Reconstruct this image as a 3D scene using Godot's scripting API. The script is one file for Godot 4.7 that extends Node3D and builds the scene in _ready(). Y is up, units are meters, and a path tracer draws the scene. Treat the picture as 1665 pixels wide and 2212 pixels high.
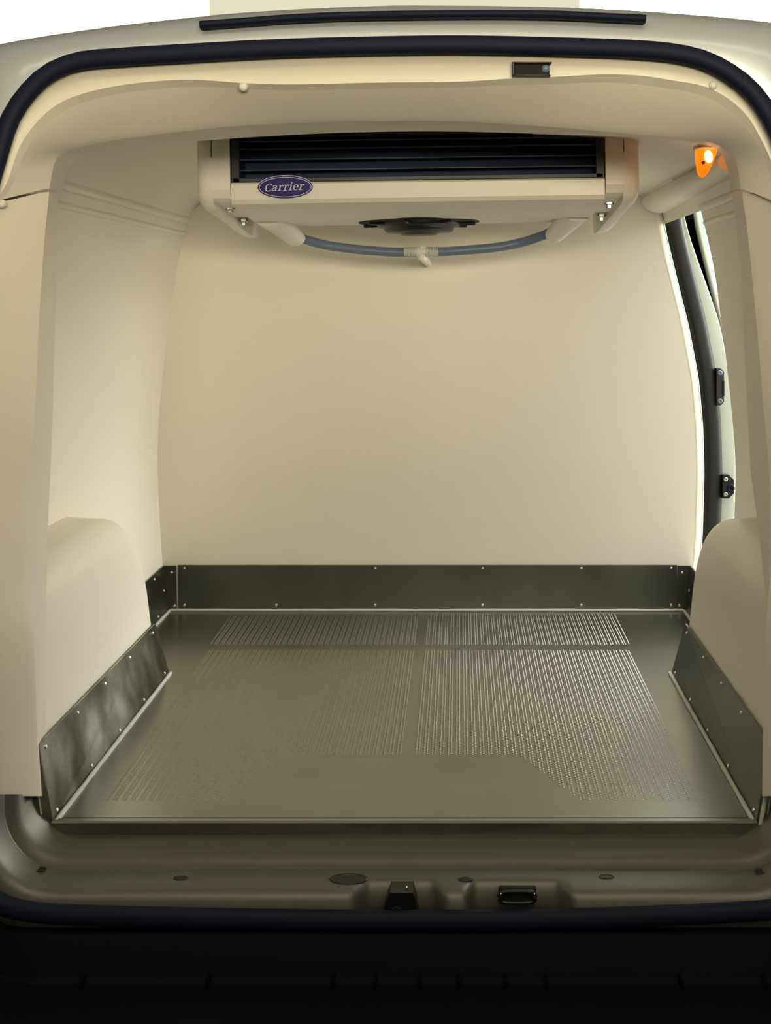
extends Node3D
# Rear view into a small refrigerated van. World: x to the right of the van's centre line, y up from the ground, -z into the van.
# Helper W(x, h, d): x from the centre line, h above the load floor, d metres in front of the photographer.

const FLOOR_Y := 0.56
var M := {}
var rng := RandomNumberGenerator.new()
var rivet_mesh: ArrayMesh


func W(x: float, h: float, d: float) -> Vector3:
	return Vector3(x, FLOOR_Y + h, -d)


func _ready() -> void:
	rng.seed = 7
	# ---- camera, sky, lamps, exposure
	var cam := Camera3D.new()
	cam.name = "camera"
	cam.projection = Camera3D.PROJECTION_FRUSTUM
	cam.near = 0.05
	cam.far = 100.0
	cam.size = 0.05 * 2212.0 / 2500.0
	cam.frustum_offset = Vector2(0.05 * (832.5 - 992.0) / 2500.0, 0.05 * (646.0 - 1106.0) / 2500.0)
	cam.position = Vector3(0.0965, 1.485, 0)
	add_child(cam)
	cam.current = true
	var env := Environment.new()
	env.background_mode = Environment.BG_SKY
	var sky := Sky.new()
	var sm := ProceduralSkyMaterial.new()
	sm.sky_top_color = Color(0.96, 0.97, 0.96)
	sm.sky_horizon_color = Color(1.0, 0.97, 0.88)
	sm.ground_bottom_color = Color(0.55, 0.53, 0.5)
	sm.ground_horizon_color = Color(0.8, 0.78, 0.74)
	sm.sky_energy_multiplier = 1.0
	sky.sky_material = sm
	env.sky = sky
	env.background_energy_multiplier = 16.0
	env.tonemap_mode = Environment.TONE_MAPPER_LINEAR
	env.tonemap_exposure = 1.0
	env.sdfgi_enabled = true
	env.ssao_enabled = true
	env.ssil_enabled = true
	var we := WorldEnvironment.new()
	we.name = "world_environment"
	we.environment = env
	add_child(we)
	materials()
	added_fill_lamp(Vector3(0.1, 2.86, -0.5), Vector2(3.0, 0.5), 1.7, false, "long unseen fill light added above the van rear to brighten the header")
	added_fill_lamp(Vector3(1.3, 1.97, 4.42), Vector2(3.8, 0.9), 26.5, true, "wide unseen fill panel added behind the photographer to light the load space")

	# ---- large structure
	outside()
	cargo_shell()
	surround()
	van_bodywork()
	# ---- things
	kick_plates()
	sealant()
	weatherstrips()
	bumper()
	evaporator()
	drain_hose()
	marker_lamp()
	side_door_seal()
	small_things()


# ------------------------------------------------------------------ materials
func mat(albedo: Color, rough: float, metal := 0.0) -> StandardMaterial3D:
	var m := StandardMaterial3D.new()
	m.albedo_color = albedo
	m.roughness = rough
	m.metallic = metal
	m.cull_mode = BaseMaterial3D.CULL_DISABLED
	return m


func noise_tex(freq: float, octaves: int, lo: float, hi: float, seed_value: int, size := 512, normal := false) -> NoiseTexture2D:
	var n := FastNoiseLite.new()
	n.noise_type = FastNoiseLite.TYPE_SIMPLEX_SMOOTH
	n.seed = seed_value
	n.frequency = freq
	n.fractal_octaves = octaves
	var t := NoiseTexture2D.new()
	t.width = size
	t.height = size
	t.seamless = true
	t.noise = n
	if normal:
		t.as_normal_map = true
		t.bump_strength = 2.0
	else:
		var g := Gradient.new()
		g.set_color(0, Color(lo, lo, lo))
		g.set_color(1, Color(hi, hi, hi))
		t.color_ramp = g
	return t


func tri(m: StandardMaterial3D, scale: Vector3) -> void:
	m.uv1_triplanar = true
	m.uv1_world_triplanar = true
	m.uv1_scale = scale


func materials() -> void:
	var grp := mat(Color(0.90, 0.88, 0.82), 0.42)   # white gelcoat liner
	grp.normal_enabled = true
	grp.normal_texture = noise_tex(0.008, 2, 0, 1, 11, 512, true)
	grp.normal_scale = 0.06
	tri(grp, Vector3(1.3, 1.3, 1.3))
	M.grp = grp
	M.mould = mat(Color(0.89, 0.865, 0.80), 0.45)
	M.plastic = mat(Color(0.88, 0.86, 0.82), 0.4)
	var al := mat(Color(0.60, 0.605, 0.58), 0.33, 1.0)   # aluminium sheet
	al.roughness = 0.25
	al.albedo_texture = noise_tex(0.003, 4, 0.90, 1.0, 3)
	tri(al, Vector3(1.1, 1.1, 1.1))
	M.alu = al
	var dim := mat(Color(0.66, 0.665, 0.64), 0.13, 1.0)
	M.dimple = dim
	var kp := mat(Color(0.47, 0.475, 0.45), 0.30, 1.0)   # skirting plates, smeared
	kp.albedo_texture = noise_tex(0.003, 3, 0.90, 1.0, 21)
	kp.roughness = 0.28
	tri(kp, Vector3(1.7, 1.7, 1.7))
	M.plate = kp
	var km := mat(Color(0.82, 0.82, 0.78), 0.5, 1.0)   # the one with smeared protective film
	km.roughness_texture = noise_tex(0.009, 4, 0.45, 1.0, 8)
	km.roughness_texture_channel = BaseMaterial3D.TEXTURE_CHANNEL_RED
	km.albedo_texture = noise_tex(0.006, 4, 0.35, 1.0, 15)
	tri(km, Vector3(1.6, 1.6, 1.6))
	M.smeared = km
	M.rivet = mat(Color(0.86, 0.86, 0.84), 0.25, 1.0)
	M.seal = mat(Color(0.74, 0.75, 0.72), 0.55)
	M.rubber = mat(Color(0.075, 0.10, 0.175), 0.6)
	M.rubber.metallic_specular = 0.3
	M.seal_rubber = mat(Color(0.055, 0.06, 0.07), 0.5)
	M.bumper = mat(Color(0.028, 0.05, 0.075), 0.65)
	M.bumper.metallic_specular = 0.2
	var paint := mat(Color(0.70, 0.715, 0.73), 0.42, 0.25)   # silver grey paint
	paint.clearcoat_enabled = true
	paint.clearcoat = 0.5
	paint.clearcoat_roughness = 0.12
	M.paint = paint
	M.sill = mat(Color(0.42, 0.415, 0.395), 0.5, 0.6)   # body paint darkened by colour for the shade on the sill
	M.jamb = mat(Color(0.70, 0.725, 0.67), 0.4)
	M.black = mat(Color(0.06, 0.065, 0.075), 0.4)
	M.grille = mat(Color(0.06, 0.09, 0.14), 0.45)
	M.void = mat(Color(0.03, 0.035, 0.045), 0.8)
	M.louver = mat(Color(0.24, 0.29, 0.36), 0.4)
	M.grille_back = mat(Color(0.08, 0.16, 0.32), 0.7)
	M.hose = mat(Color(0.41, 0.46, 0.56), 0.42)
	M.chrome = mat(Color(0.75, 0.75, 0.75), 0.2, 1.0)
	M.badge = mat(Color(0.13, 0.09, 0.40), 0.35)
	M.badge.metallic_specular = 0.3
	M.badge_white = mat(Color(0.80, 0.79, 0.86), 0.4)
	M.concrete = mat(Color(0.36, 0.35, 0.33), 0.85)
	M.concrete.albedo_texture = noise_tex(0.02, 4, 0.8, 1.0, 5)
	tri(M.concrete, Vector3(0.4, 0.4, 0.4))
	M.dark_floor = mat(Color(0.12, 0.12, 0.115), 0.8)
	M.garage_white = mat(Color(0.9, 0.9, 0.89), 0.9)
	M.garage = mat(Color(0.42, 0.40, 0.36), 0.9)
	M.facade = mat(Color(0.30, 0.29, 0.245), 0.9)
	M.glass = mat(Color(0.36, 0.80, 0.60, 0.8), 0.35)
	M.glass.transparency = BaseMaterial3D.TRANSPARENCY_ALPHA


# ------------------------------------------------------------------ mesh helpers
func begin() -> SurfaceTool:
	var s := SurfaceTool.new()
	s.begin(Mesh.PRIMITIVE_TRIANGLES)
	return s


func face(s: SurfaceTool, a: Vector3, b: Vector3, c: Vector3, group := -1) -> void:
	s.set_smooth_group(group)
	s.add_vertex(a)
	s.add_vertex(b)
	s.add_vertex(c)


func quad(s: SurfaceTool, a: Vector3, b: Vector3, c: Vector3, d: Vector3, group := -1) -> void:
	face(s, a, b, c, group)
	face(s, a, c, d, group)


# rows of points joined into a sheet; each row the same length
func sheet(s: SurfaceTool, rows: Array, close_row := false, close_all := false, group := 1) -> void:
	var n: int = rows.size()
	var m: int = rows[0].size()
	for i in (n if close_all else n - 1):
		var r0: PackedVector3Array = rows[i]
		var r1: PackedVector3Array = rows[(i + 1) % n]
		for j in (m if close_row else m - 1):
			var k := (j + 1) % m
			quad(s, r0[j], r0[k], r1[k], r1[j], group)


func fan(s: SurfaceTool, ring: PackedVector3Array, group := -1) -> void:
	var c := Vector3.ZERO
	for p in ring:
		c += p
	c /= ring.size()
	for i in ring.size():
		face(s, c, ring[i], ring[(i + 1) % ring.size()], group)


# polygon in a plane swept between two ends; place(u, v, t) makes the points
func prism(s: SurfaceTool, poly: PackedVector2Array, place: Callable, t0: float, t1: float, smooth := false) -> void:
	var n := poly.size()
	for i in n:
		var a := poly[i]
		var b := poly[(i + 1) % n]
		quad(s, place.call(a.x, a.y, t0), place.call(b.x, b.y, t0), place.call(b.x, b.y, t1), place.call(a.x, a.y, t1), 1 if smooth else -1)
	var ix := Geometry2D.triangulate_polygon(poly)
	for t in [t0, t1]:
		for i in range(0, ix.size(), 3):
			var p := poly[ix[i]]
			var q := poly[ix[i + 1]]
			var r := poly[ix[i + 2]]
			face(s, place.call(p.x, p.y, t), place.call(q.x, q.y, t), place.call(r.x, r.y, t))


# box with chamfered edges, centred at c, turned by b
func box(s: SurfaceTool, c: Vector3, size: Vector3, e := 0.002, b := Basis.IDENTITY) -> void:
	var h := size / 2.0
	e = minf(e, minf(h.x, minf(h.y, h.z)) * 0.6)
	var rings := []
	for k in 4:
		var z: float = [-h.z, -h.z + e, h.z - e, h.z][k]
		var inset: float = e if k == 0 or k == 3 else 0.0
		var x := h.x - inset
		var y := h.y - inset
		var ring := PackedVector3Array()
		for p in [Vector2(-x + e, -y), Vector2(x - e, -y), Vector2(x, -y + e), Vector2(x, y - e), Vector2(x - e, y), Vector2(-x + e, y), Vector2(-x, y - e), Vector2(-x, -y + e)]:
			ring.append(c + b * Vector3(p.x, p.y, z))
		rings.append(ring)
	sheet(s, rings, true, false, -1)
	fan(s, rings[0])
	fan(s, rings[3])


# tube along a path; ra across (towards side), rb along the second axis
func tube(s: SurfaceTool, path: PackedVector3Array, ra: float, rb: float, seg := 10, closed := false, swell := PackedFloat32Array(), up0 := Vector3.UP) -> void:
	var n := path.size()
	var rings := []
	var up := up0
	for i in n:
		var a := path[(i - 1 + n) % n] if closed or i > 0 else path[i]
		var b := path[(i + 1) % n] if closed or i < n - 1 else path[i]
		var t := (b - a).normalized()
		var side := t.cross(up).normalized()
		var v := side.cross(t).normalized()
		var k := swell[i] if swell.size() == n else 1.0
		var ring := PackedVector3Array()
		for j in seg:
			var w := TAU * j / seg
			ring.append(path[i] + side * cos(w) * ra * k + v * sin(w) * rb * k)
		rings.append(ring)
	sheet(s, rings, true, closed, 1)
	if not closed:
		fan(s, rings[0])
		fan(s, rings[n - 1])


# profile (radius, height) turned round the axis of b's y
func lathe(s: SurfaceTool, at: Vector3, prof: PackedVector2Array, seg := 16, b := Basis.IDENTITY, group := 1) -> void:
	var rings := []
	for p in prof:
		var ring := PackedVector3Array()
		for j in seg:
			var w := TAU * j / seg
			ring.append(at + b * Vector3(cos(w) * p.x, p.y, sin(w) * p.x))
		rings.append(ring)
	sheet(s, rings, true, false, group)
	fan(s, rings[0])
	fan(s, rings[rings.size() - 1])


func done(s: SurfaceTool) -> ArrayMesh:
	s.generate_normals()
	return s.commit()


func put(called: String, s: SurfaceTool, m: Material, parent: Node3D = self) -> MeshInstance3D:
	return put_mesh(called, done(s), m, parent)


func put_mesh(called: String, mesh: Mesh, m: Material, parent: Node3D = self) -> MeshInstance3D:
	var o := MeshInstance3D.new()
	o.name = numbered(called, parent)
	o.mesh = mesh
	o.material_override = m
	parent.add_child(o, true)
	return o


func numbered(called: String, parent: Node) -> String:
	if not parent.has_node(called):
		return called
	var k := 1
	while parent.has_node("%s_%03d" % [called, k]):
		k += 1
	return "%s_%03d" % [called, k]


func tag(o: Node3D, label: String, category: String, group := "", kind := "") -> Node3D:
	o.set_meta("label", label)
	o.set_meta("category", category)
	if group:
		o.set_meta("group", group)
	if kind:
		o.set_meta("kind", kind)
	return o


func thing(called: String, at: Vector3, label: String, category: String, group := "", kind := "") -> Node3D:
	var o := Node3D.new()
	o.name = numbered(called, self)
	o.position = at
	add_child(o, true)
	return tag(o, label, category, group, kind)


func pts2(a: Array) -> PackedVector2Array:
	var r := PackedVector2Array()
	for i in range(0, a.size(), 2):
		r.append(Vector2(a[i], a[i + 1]))
	return r


# the outline at n points, evenly spaced along its length, smoothed by a spline
func along(p: PackedVector2Array, n: int) -> PackedVector2Array:
	var c := Curve2D.new()
	c.bake_interval = 0.004
	for i in p.size():
		var a := p[maxi(i - 1, 0)]
		var b := p[mini(i + 1, p.size() - 1)]
		var t := (b - a).normalized()
		var l0 := p[i].distance_to(p[maxi(i - 1, 0)]) / 3.0
		var l1 := p[i].distance_to(p[mini(i + 1, p.size() - 1)]) / 3.0
		c.add_point(p[i], -t * l0, t * l1)
	var r := PackedVector2Array()
	for i in n:
		r.append(c.sample_baked(c.get_baked_length() * i / (n - 1), true))
	return r


func at_depth(p: PackedVector2Array, d: float) -> PackedVector3Array:
	var r := PackedVector3Array()
	for q in p:
		r.append(W(q.x, q.y, d))
	return r


# x of a table of (x, h) at height h; the table runs from high to low or low to high
func x_at(p: PackedVector2Array, h: float) -> float:
	for i in p.size() - 1:
		var a := p[i]
		var b := p[i + 1]
		if (h - a.y) * (h - b.y) <= 0.0 and a.y != b.y:
			return lerpf(a.x, b.x, (h - a.y) / (b.y - a.y))
	return p[0].x if absf(h - p[0].y) < absf(h - p[p.size() - 1].y) else p[p.size() - 1].x


func smooth_x(p: PackedVector2Array, h: float) -> float:
	return (x_at(p, h - 0.03) + 2.0 * x_at(p, h) + x_at(p, h + 0.03)) / 4.0


# ------------------------------------------------------------------ surroundings
func added_fill_lamp(at: Vector3, size: Vector2, energy: float, upright: bool, label: String) -> void:  # added fill lights, out of view, for the van's rear and load space
	var t := thing("added_wall_fill" if upright else "added_ceiling_fill", at, label, "lamp")
	if upright:
		t.rotation.x = PI / 2
	var s := begin()
	box(s, Vector3(0, 0.03, 0), Vector3(size.x + 0.06, 0.06, size.y + 0.06), 0.01)
	put("housing", s, M.plastic, t)
	s = begin()
	box(s, Vector3(0, -0.006, 0), Vector3(size.x, 0.012, size.y), 0.003)
	var glow := mat(Color(1, 0.9, 0.75), 0.5)
	glow.emission_enabled = true
	glow.emission = Color(1.0, 0.95, 0.80)
	glow.emission_energy_multiplier = 1.5
	put("diffuser", s, glow, t)
	var l := AreaLight3D.new()
	l.name = "light"
	l.light_color = Color(1.0, 0.955, 0.82)
	l.light_energy = energy
	l.area_size = size
	l.area_range = 12.0
	l.area_attenuation = 2.0
	l.shadow_enabled = true
	l.rotation = Vector3(-PI / 2, 0, 0)
	l.position = Vector3(0, -0.03, 0)
	t.add_child(l)


func outside() -> void:
	var s := begin()
	box(s, Vector3(0, -0.05, -8), Vector3(40, 0.1, 40), 0.01)
	tag(put("ground", s, M.concrete), "grey concrete ground under the van", "ground", "", "structure")
	s = begin()
	box(s, Vector3(0, 0.003, 1.0), Vector3(7.2, 0.006, 7.2), 0.001)
	tag(put("floor_added_garage", s, M.dark_floor), "dark floor of the added unseen garage behind the van", "floor", "", "structure")
	# unseen garage added round the van's rear to dim it, open to the front
	s = begin()
	box(s, Vector3(0, 1.55, 4.6), Vector3(7.2, 3.1, 0.2), 0.01)
	tag(put("wall_added_garage_rear", s, M.garage), "dull wall of the added unseen garage behind the photographer", "wall", "", "structure")
	for k in 2:
		var sx: float = [-1.0, 1.0][k]
		s = begin()
		box(s, Vector3(sx * 3.6, 1.55, 1.0), Vector3(0.2, 3.1, 7.2), 0.01)
		tag(put("wall_garage_" + ["left", "right"][k], s, M.garage), "dull side wall of the added unseen garage to the %s of the van" % ["left", "right"][k], "wall", "", "structure")
	s = begin()
	box(s, Vector3(0, 3.0, 1.0), Vector3(7.2, 0.2, 7.4), 0.01)
	tag(put("ceiling_added_garage", s, M.garage_white), "white ceiling of the added unseen garage over the van's rear", "ceiling", "", "structure")
	for k in 2:  # added piers, narrowing the opening to keep sky light off the sill
		s = begin()
		box(s, Vector3([-2.42, 2.42][k], 1.5, -2.62), Vector3(2.36, 3.0, 0.2), 0.01)
		tag(put("wall_added_pier_" + ["left", "right"][k], s, M.garage), "dull unseen pier added to block light beside the van on the %s" % ["left", "right"][k], "wall", "", "structure")
	s = begin()  # added lintel, keeping sky reflections off the roof edge
	box(s, Vector3(0, 2.57, -2.62), Vector3(2.5, 0.66, 0.2), 0.01)
	tag(put("wall_added_lintel", s, M.garage), "dull unseen lintel added above the van roof to block sky light", "wall", "", "structure")
	# unseen cabinet-shaped blocker, added to shade the sill and lower bulkhead
	var cb := thing("light_block_cabinet", Vector3(0.3, 0, 1.45), "long dark unseen cabinet added behind the photographer to block light", "cabinet")
	s = begin()
	box(s, Vector3(0, 0.80, 0), Vector3(4.6, 1.52, 0.55), 0.01)
	put("body", s, M.dark_floor, cb)
	s = begin()
	box(s, Vector3(0, 0.02, 0), Vector3(4.5, 0.04, 0.48), 0.005)
	put("plinth", s, M.void, cb)
	s = begin()
	box(s, Vector3(0, 1.58, 0), Vector3(4.64, 0.04, 0.58), 0.008)
	put("top", s, M.dark_floor, cb)
	for k in 6:
		s = begin()
		box(s, Vector3(-1.9 + k * 0.76, 0.80, -0.285), Vector3(0.74, 1.48, 0.02), 0.004)
		put("door", s, M.dark_floor, cb)
	# the wall rising behind the roof
	var t := thing("building", Vector3(-0.42, 0, -9.2), "pale beige building wall rising behind the van roof against the white sky", "building")
	s = begin()
	box(s, Vector3(0, 3.2, -1.5), Vector3(2.95, 6.4, 3.0), 0.01)
	put("wall", s, M.facade, t)
	s = begin()
	box(s, Vector3(0, 6.45, -1.5), Vector3(3.15, 0.12, 3.2), 0.02)
	put("roof_slab", s, M.concrete, t)


# ------------------------------------------------------------------ cargo box
# half width of the box above the floor (h, going up)
var side_profile := pts2([0.772, -0.02, 0.785, 0.13, 0.795, 0.29, 0.80, 0.43, 0.798, 0.55, 0.783, 0.71, 0.765, 0.86, 0.747, 0.99, 0.724, 1.10, 0.712, 1.15])
var right_back := pts2([0.80, -0.02, 0.822, 0.20, 0.828, 0.40, 0.824, 0.55, 0.811, 0.69, 0.781, 0.85, 0.740, 1.015, 0.715, 1.12, 0.706, 1.17, 0.700, 1.21])
var roof_profile := pts2([-0.712, 1.15, -0.70, 1.185, -0.665, 1.22, -0.58, 1.248, -0.45, 1.27, -0.2, 1.285, 0.0, 1.29, 0.2, 1.285, 0.45, 1.27, 0.58, 1.248, 0.665, 1.22, 0.70, 1.185, 0.712, 1.15])


func wall_poly(p: PackedVector2Array, sx: float, thick: float) -> PackedVector2Array:
	var q := along(p, 28)
	var r := PackedVector2Array()
	for v in q:
		r.append(Vector2(v.x * sx, v.y))
	for i in q.size():
		var v := q[q.size() - 1 - i]
		r.append(Vector2((v.x + thick) * sx, v.y))
	return r


func curved_wall(s: SurfaceTool, p: PackedVector2Array, sx: float, d0: float, d1: float, thick := 0.05) -> void:
	var q := along(p, 28)
	var rows := []
	for k in 4:
		var d: float = [d0, d1, d1, d0][k]
		var off := 0.0 if k < 2 else thick
		var row := PackedVector3Array()
		for v in q:
			row.append(W((v.x + off) * sx, v.y, d))
		rows.append(row)
	for k in 4:
		sheet(s, [rows[k], rows[(k + 1) % 4]], false, false, k + 1)
	for j in [0, 27]:
		quad(s, rows[0][j], rows[1][j], rows[2][j], rows[3][j])


func wheel_arch(sx: float) -> SurfaceTool:
	var s := begin()
	var rows := []
	var n := 40
	for i in n + 1:
		var d := lerpf(2.032, 2.86, float(i) / n)
		var u := clampf((d - 2.62) / 0.24, 0.0, 1.0)
		var top := 0.125 + 0.302 * pow(1.0 - pow(u, 1.9), 0.62)
		var r := minf(0.065, (top - 0.02) * 0.45)
		var row := PackedVector3Array()
		row.append(W(sx * 0.82, top + 0.004, d))
		row.append(W(sx * 0.78, top + 0.002, d))
		row.append(W(sx * (0.664 + r + 0.02), top, d))
		for k in 9:
			var w := PI / 2 * k / 8.0
			row.append(W(sx * (0.664 + r - sin(w) * r), top - r + cos(w) * r, d))
		var low := lerpf(0.651, 0.664, float(i) / n)
		row.append(W(sx * lerpf(0.664, low, 0.5), lerpf(top - r, 0.14, 0.5), d))
		row.append(W(sx * low, 0.115, d))
		row.append(W(sx * 0.636, 0.0, d))
		rows.append(row)
	sheet(s, rows, false, false, 1)
	var last: PackedVector3Array = rows[n].duplicate()
	last.append(W(sx * 0.82, 0.0, 2.86))
	fan(s, last)
	return s


func cargo_shell() -> void:
	# floor: an aluminium tray, wider behind the wheel arches
	var s := begin()
	var poly := pts2([-0.622, 2.04, 0.622, 2.04, 0.622, 2.858, 0.79, 2.858, 0.79, 3.445, -0.79, 3.445, -0.79, 2.858, -0.622, 2.858])
	prism(s, poly, func(u, v, t): return W(u, t, v), -0.03, 0.0)
	var fl := put("floor", s, M.alu)
	tag(fl, "dull aluminium load floor with raised anti-slip dimples", "floor", "", "structure")
	s = begin()
	var bead := pts2([2.036, -0.012, 2.036, 0.003, 2.039, 0.0055, 2.050, 0.0055, 2.053, 0.003, 2.0535, -0.004])
	prism(s, bead, func(u, v, t): return W(t, v, u), -0.621, 0.621)
	put("edge_strip", s, M.alu, fl)
	s = begin()
	box(s, W(0, -0.0145, 2.06), Vector3(1.24, 0.03, 0.011), 0.001)
	put("edge_groove", s, M.void, fl)
	dimples(fl)
	# liner
	s = begin()
	curved_wall(s, side_profile, -1.0, 2.12, 3.50)
	var wl := tag(put("wall_left", s, M.grp), "white moulded left liner wall with a wheel arch box", "wall", "", "structure")
	var wa := put("wheel_arch", wheel_arch(-1.0), M.grp, wl)
	wa.set_meta("label", "white rounded wheel arch box lit by the side door")
	s = begin()
	curved_wall(s, side_profile, 1.0, 2.12, 2.95)
	var wr := tag(put("wall_right", s, M.grp), "white moulded right liner wall ending at the side door opening", "wall", "", "structure")
	put("wheel_arch", wheel_arch(1.0), M.grp, wr)
	# ribs along the top of both walls
	for sx in [-1.0, 1.0]:
		for k in 2:
			s = begin()
			var path := PackedVector3Array()
			var far_end := 3.44 if sx < 0 else 2.93
			for i in 9:
				path.append(W(sx * ([0.712, 0.722][k]), [1.158, 1.118][k], lerpf(2.10, far_end, i / 8.0)))
			tube(s, path, 0.010, [0.012, 0.008][k], 10)
			put("rib", s, M.grp, wl if sx < 0 else wr)
	# bulkhead
	s = begin()
	var outline := PackedVector2Array()
	var lp := along(side_profile, 24)
	for v in lp:
		outline.append(Vector2(-v.x, v.y))
	for i in range(1, roof_profile.size() - 2):
		outline.append(roof_profile[i])
	var rp := along(right_back, 24)
	for i in rp.size():
		outline.append(rp[rp.size() - 1 - i] - Vector2(0.024, 0))
	prism(s, outline, func(u, v, t): return W(u, v, t), 3.44, 3.49)
	var wb := tag(put("wall_back", s, M.grp), "cream white bulkhead wall at the front of the load space", "wall", "", "structure")
	s = begin()
	var edge_rows := []
	for k in 9:
		var w := PI / 2 * k / 8.0
		var row := PackedVector3Array()
		for j in 50:
			var h := lerpf(1.24, 0.0, j / 49.0)
			row.append(W(smooth_x(right_back, h) - 0.0245 + sin(w) * 0.0245, h, 3.468 - cos(w) * 0.0285))
		edge_rows.append(row)
	sheet(s, edge_rows, false, false, 1)
	put("rounded_edge", s, M.grp, wb)
	# ceiling with coved sides
	s = begin()
	var rq := along(roof_profile, 40)
	var rows := []
	for k in 4:
		var d: float = [2.13, 3.50, 3.50, 2.13][k]
		var row := PackedVector3Array()
		for v in rq:
			row.append(W(v.x * (1.0 if k < 2 else 1.06), v.y + (0.0 if k < 2 else 0.05), d))
		rows.append(row)
	for k in 4:
		sheet(s, [rows[k], rows[(k + 1) % 4]], false, false, k + 1)
	var ce := tag(put("ceiling", s, M.grp), "white coved ceiling liner over the load space", "ceiling", "", "structure")
	# moulded channel from the lamp to the head of the side door
	s = begin()
	var path2 := PackedVector3Array()
	var sw := PackedFloat32Array()
	for i in 17:
		var t := i / 16.0
		path2.append(W(lerpf(0.672, 0.690, t), lerpf(1.212, 1.214, t), lerpf(2.42, 3.42, t)))
		sw.append(0.7 + 0.4 * t)
	tube(s, path2, 0.050, 0.032, 16, false, sw)
	put("moulded_channel", s, M.grp, ce)
	# head of the side door: a lintel from the ceiling down to the seal, and the low step under it
	s = begin()
	box(s, W(0.735, 1.245, 3.20), Vector3(0.20, 0.05, 0.54), 0.012)
	box(s, W(0.695, 1.212, 3.24), Vector3(0.06, 0.03, 0.42), 0.012)
	tag(put("trim_side_door_head", s, M.grp), "white moulded head of the side door opening beside the ceiling", "trim", "", "structure")
	s = begin()
	box(s, W(0.82, -0.05, 3.17), Vector3(0.10, 0.10, 0.60), 0.008)
	tag(put("trim_side_door_step", s, M.grp), "white step at the foot of the side door opening", "trim", "", "structure")


func dimples(fl: Node3D) -> void:
	var s := begin()
	var rows := []
	for k in 4:
		var w := PI / 2 * k / 3.0
		var ring := PackedVector3Array()
		for j in 8:
			var a := TAU * j / 8
			ring.append(Vector3(cos(a) * cos(w) * 0.0026, sin(w) * 0.0008, sin(a) * cos(w) * 0.0024))
		rows.append(ring)
	sheet(s, rows, true, false, 1)
	var mesh := done(s)
	var spots := PackedVector3Array()
	for sx in [-1.0, 1.0]:
		for c in 34:
			for sub in 2:
				var x: float = 0.016 + c * 0.0165 + sub * 0.0062
				var d := 2.12 + sub * 0.0043
				while d < 3.41:
					d += 0.0086
					var in_far := d > 3.098 and d < 3.405
					var limit := 0.545 + 0.02 * clampf((d - 2.1) / 1.3, 0, 1)
					var front := 2.135 if x > 0.325 else (2.35 if x < 0.226 else lerpf(2.35, 2.14, (x - 0.226) / 0.10))
					if x < limit and (in_far or (d > front and d < 3.05)):
						spots.append(W(sx * x - 0.0095, 0.0, d))
	var mm := MultiMesh.new()
	mm.transform_format = MultiMesh.TRANSFORM_3D
	mm.mesh = mesh
	mm.instance_count = spots.size()
	for i in spots.size():
		mm.set_instance_transform(i, Transform3D(Basis(), spots[i]))
	var o := MultiMeshInstance3D.new()
	o.name = "raised_dimples"
	o.multimesh = mm
	o.material_override = M.dimple
	o.set_meta("kind", "stuff")
	fl.add_child(o)


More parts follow.
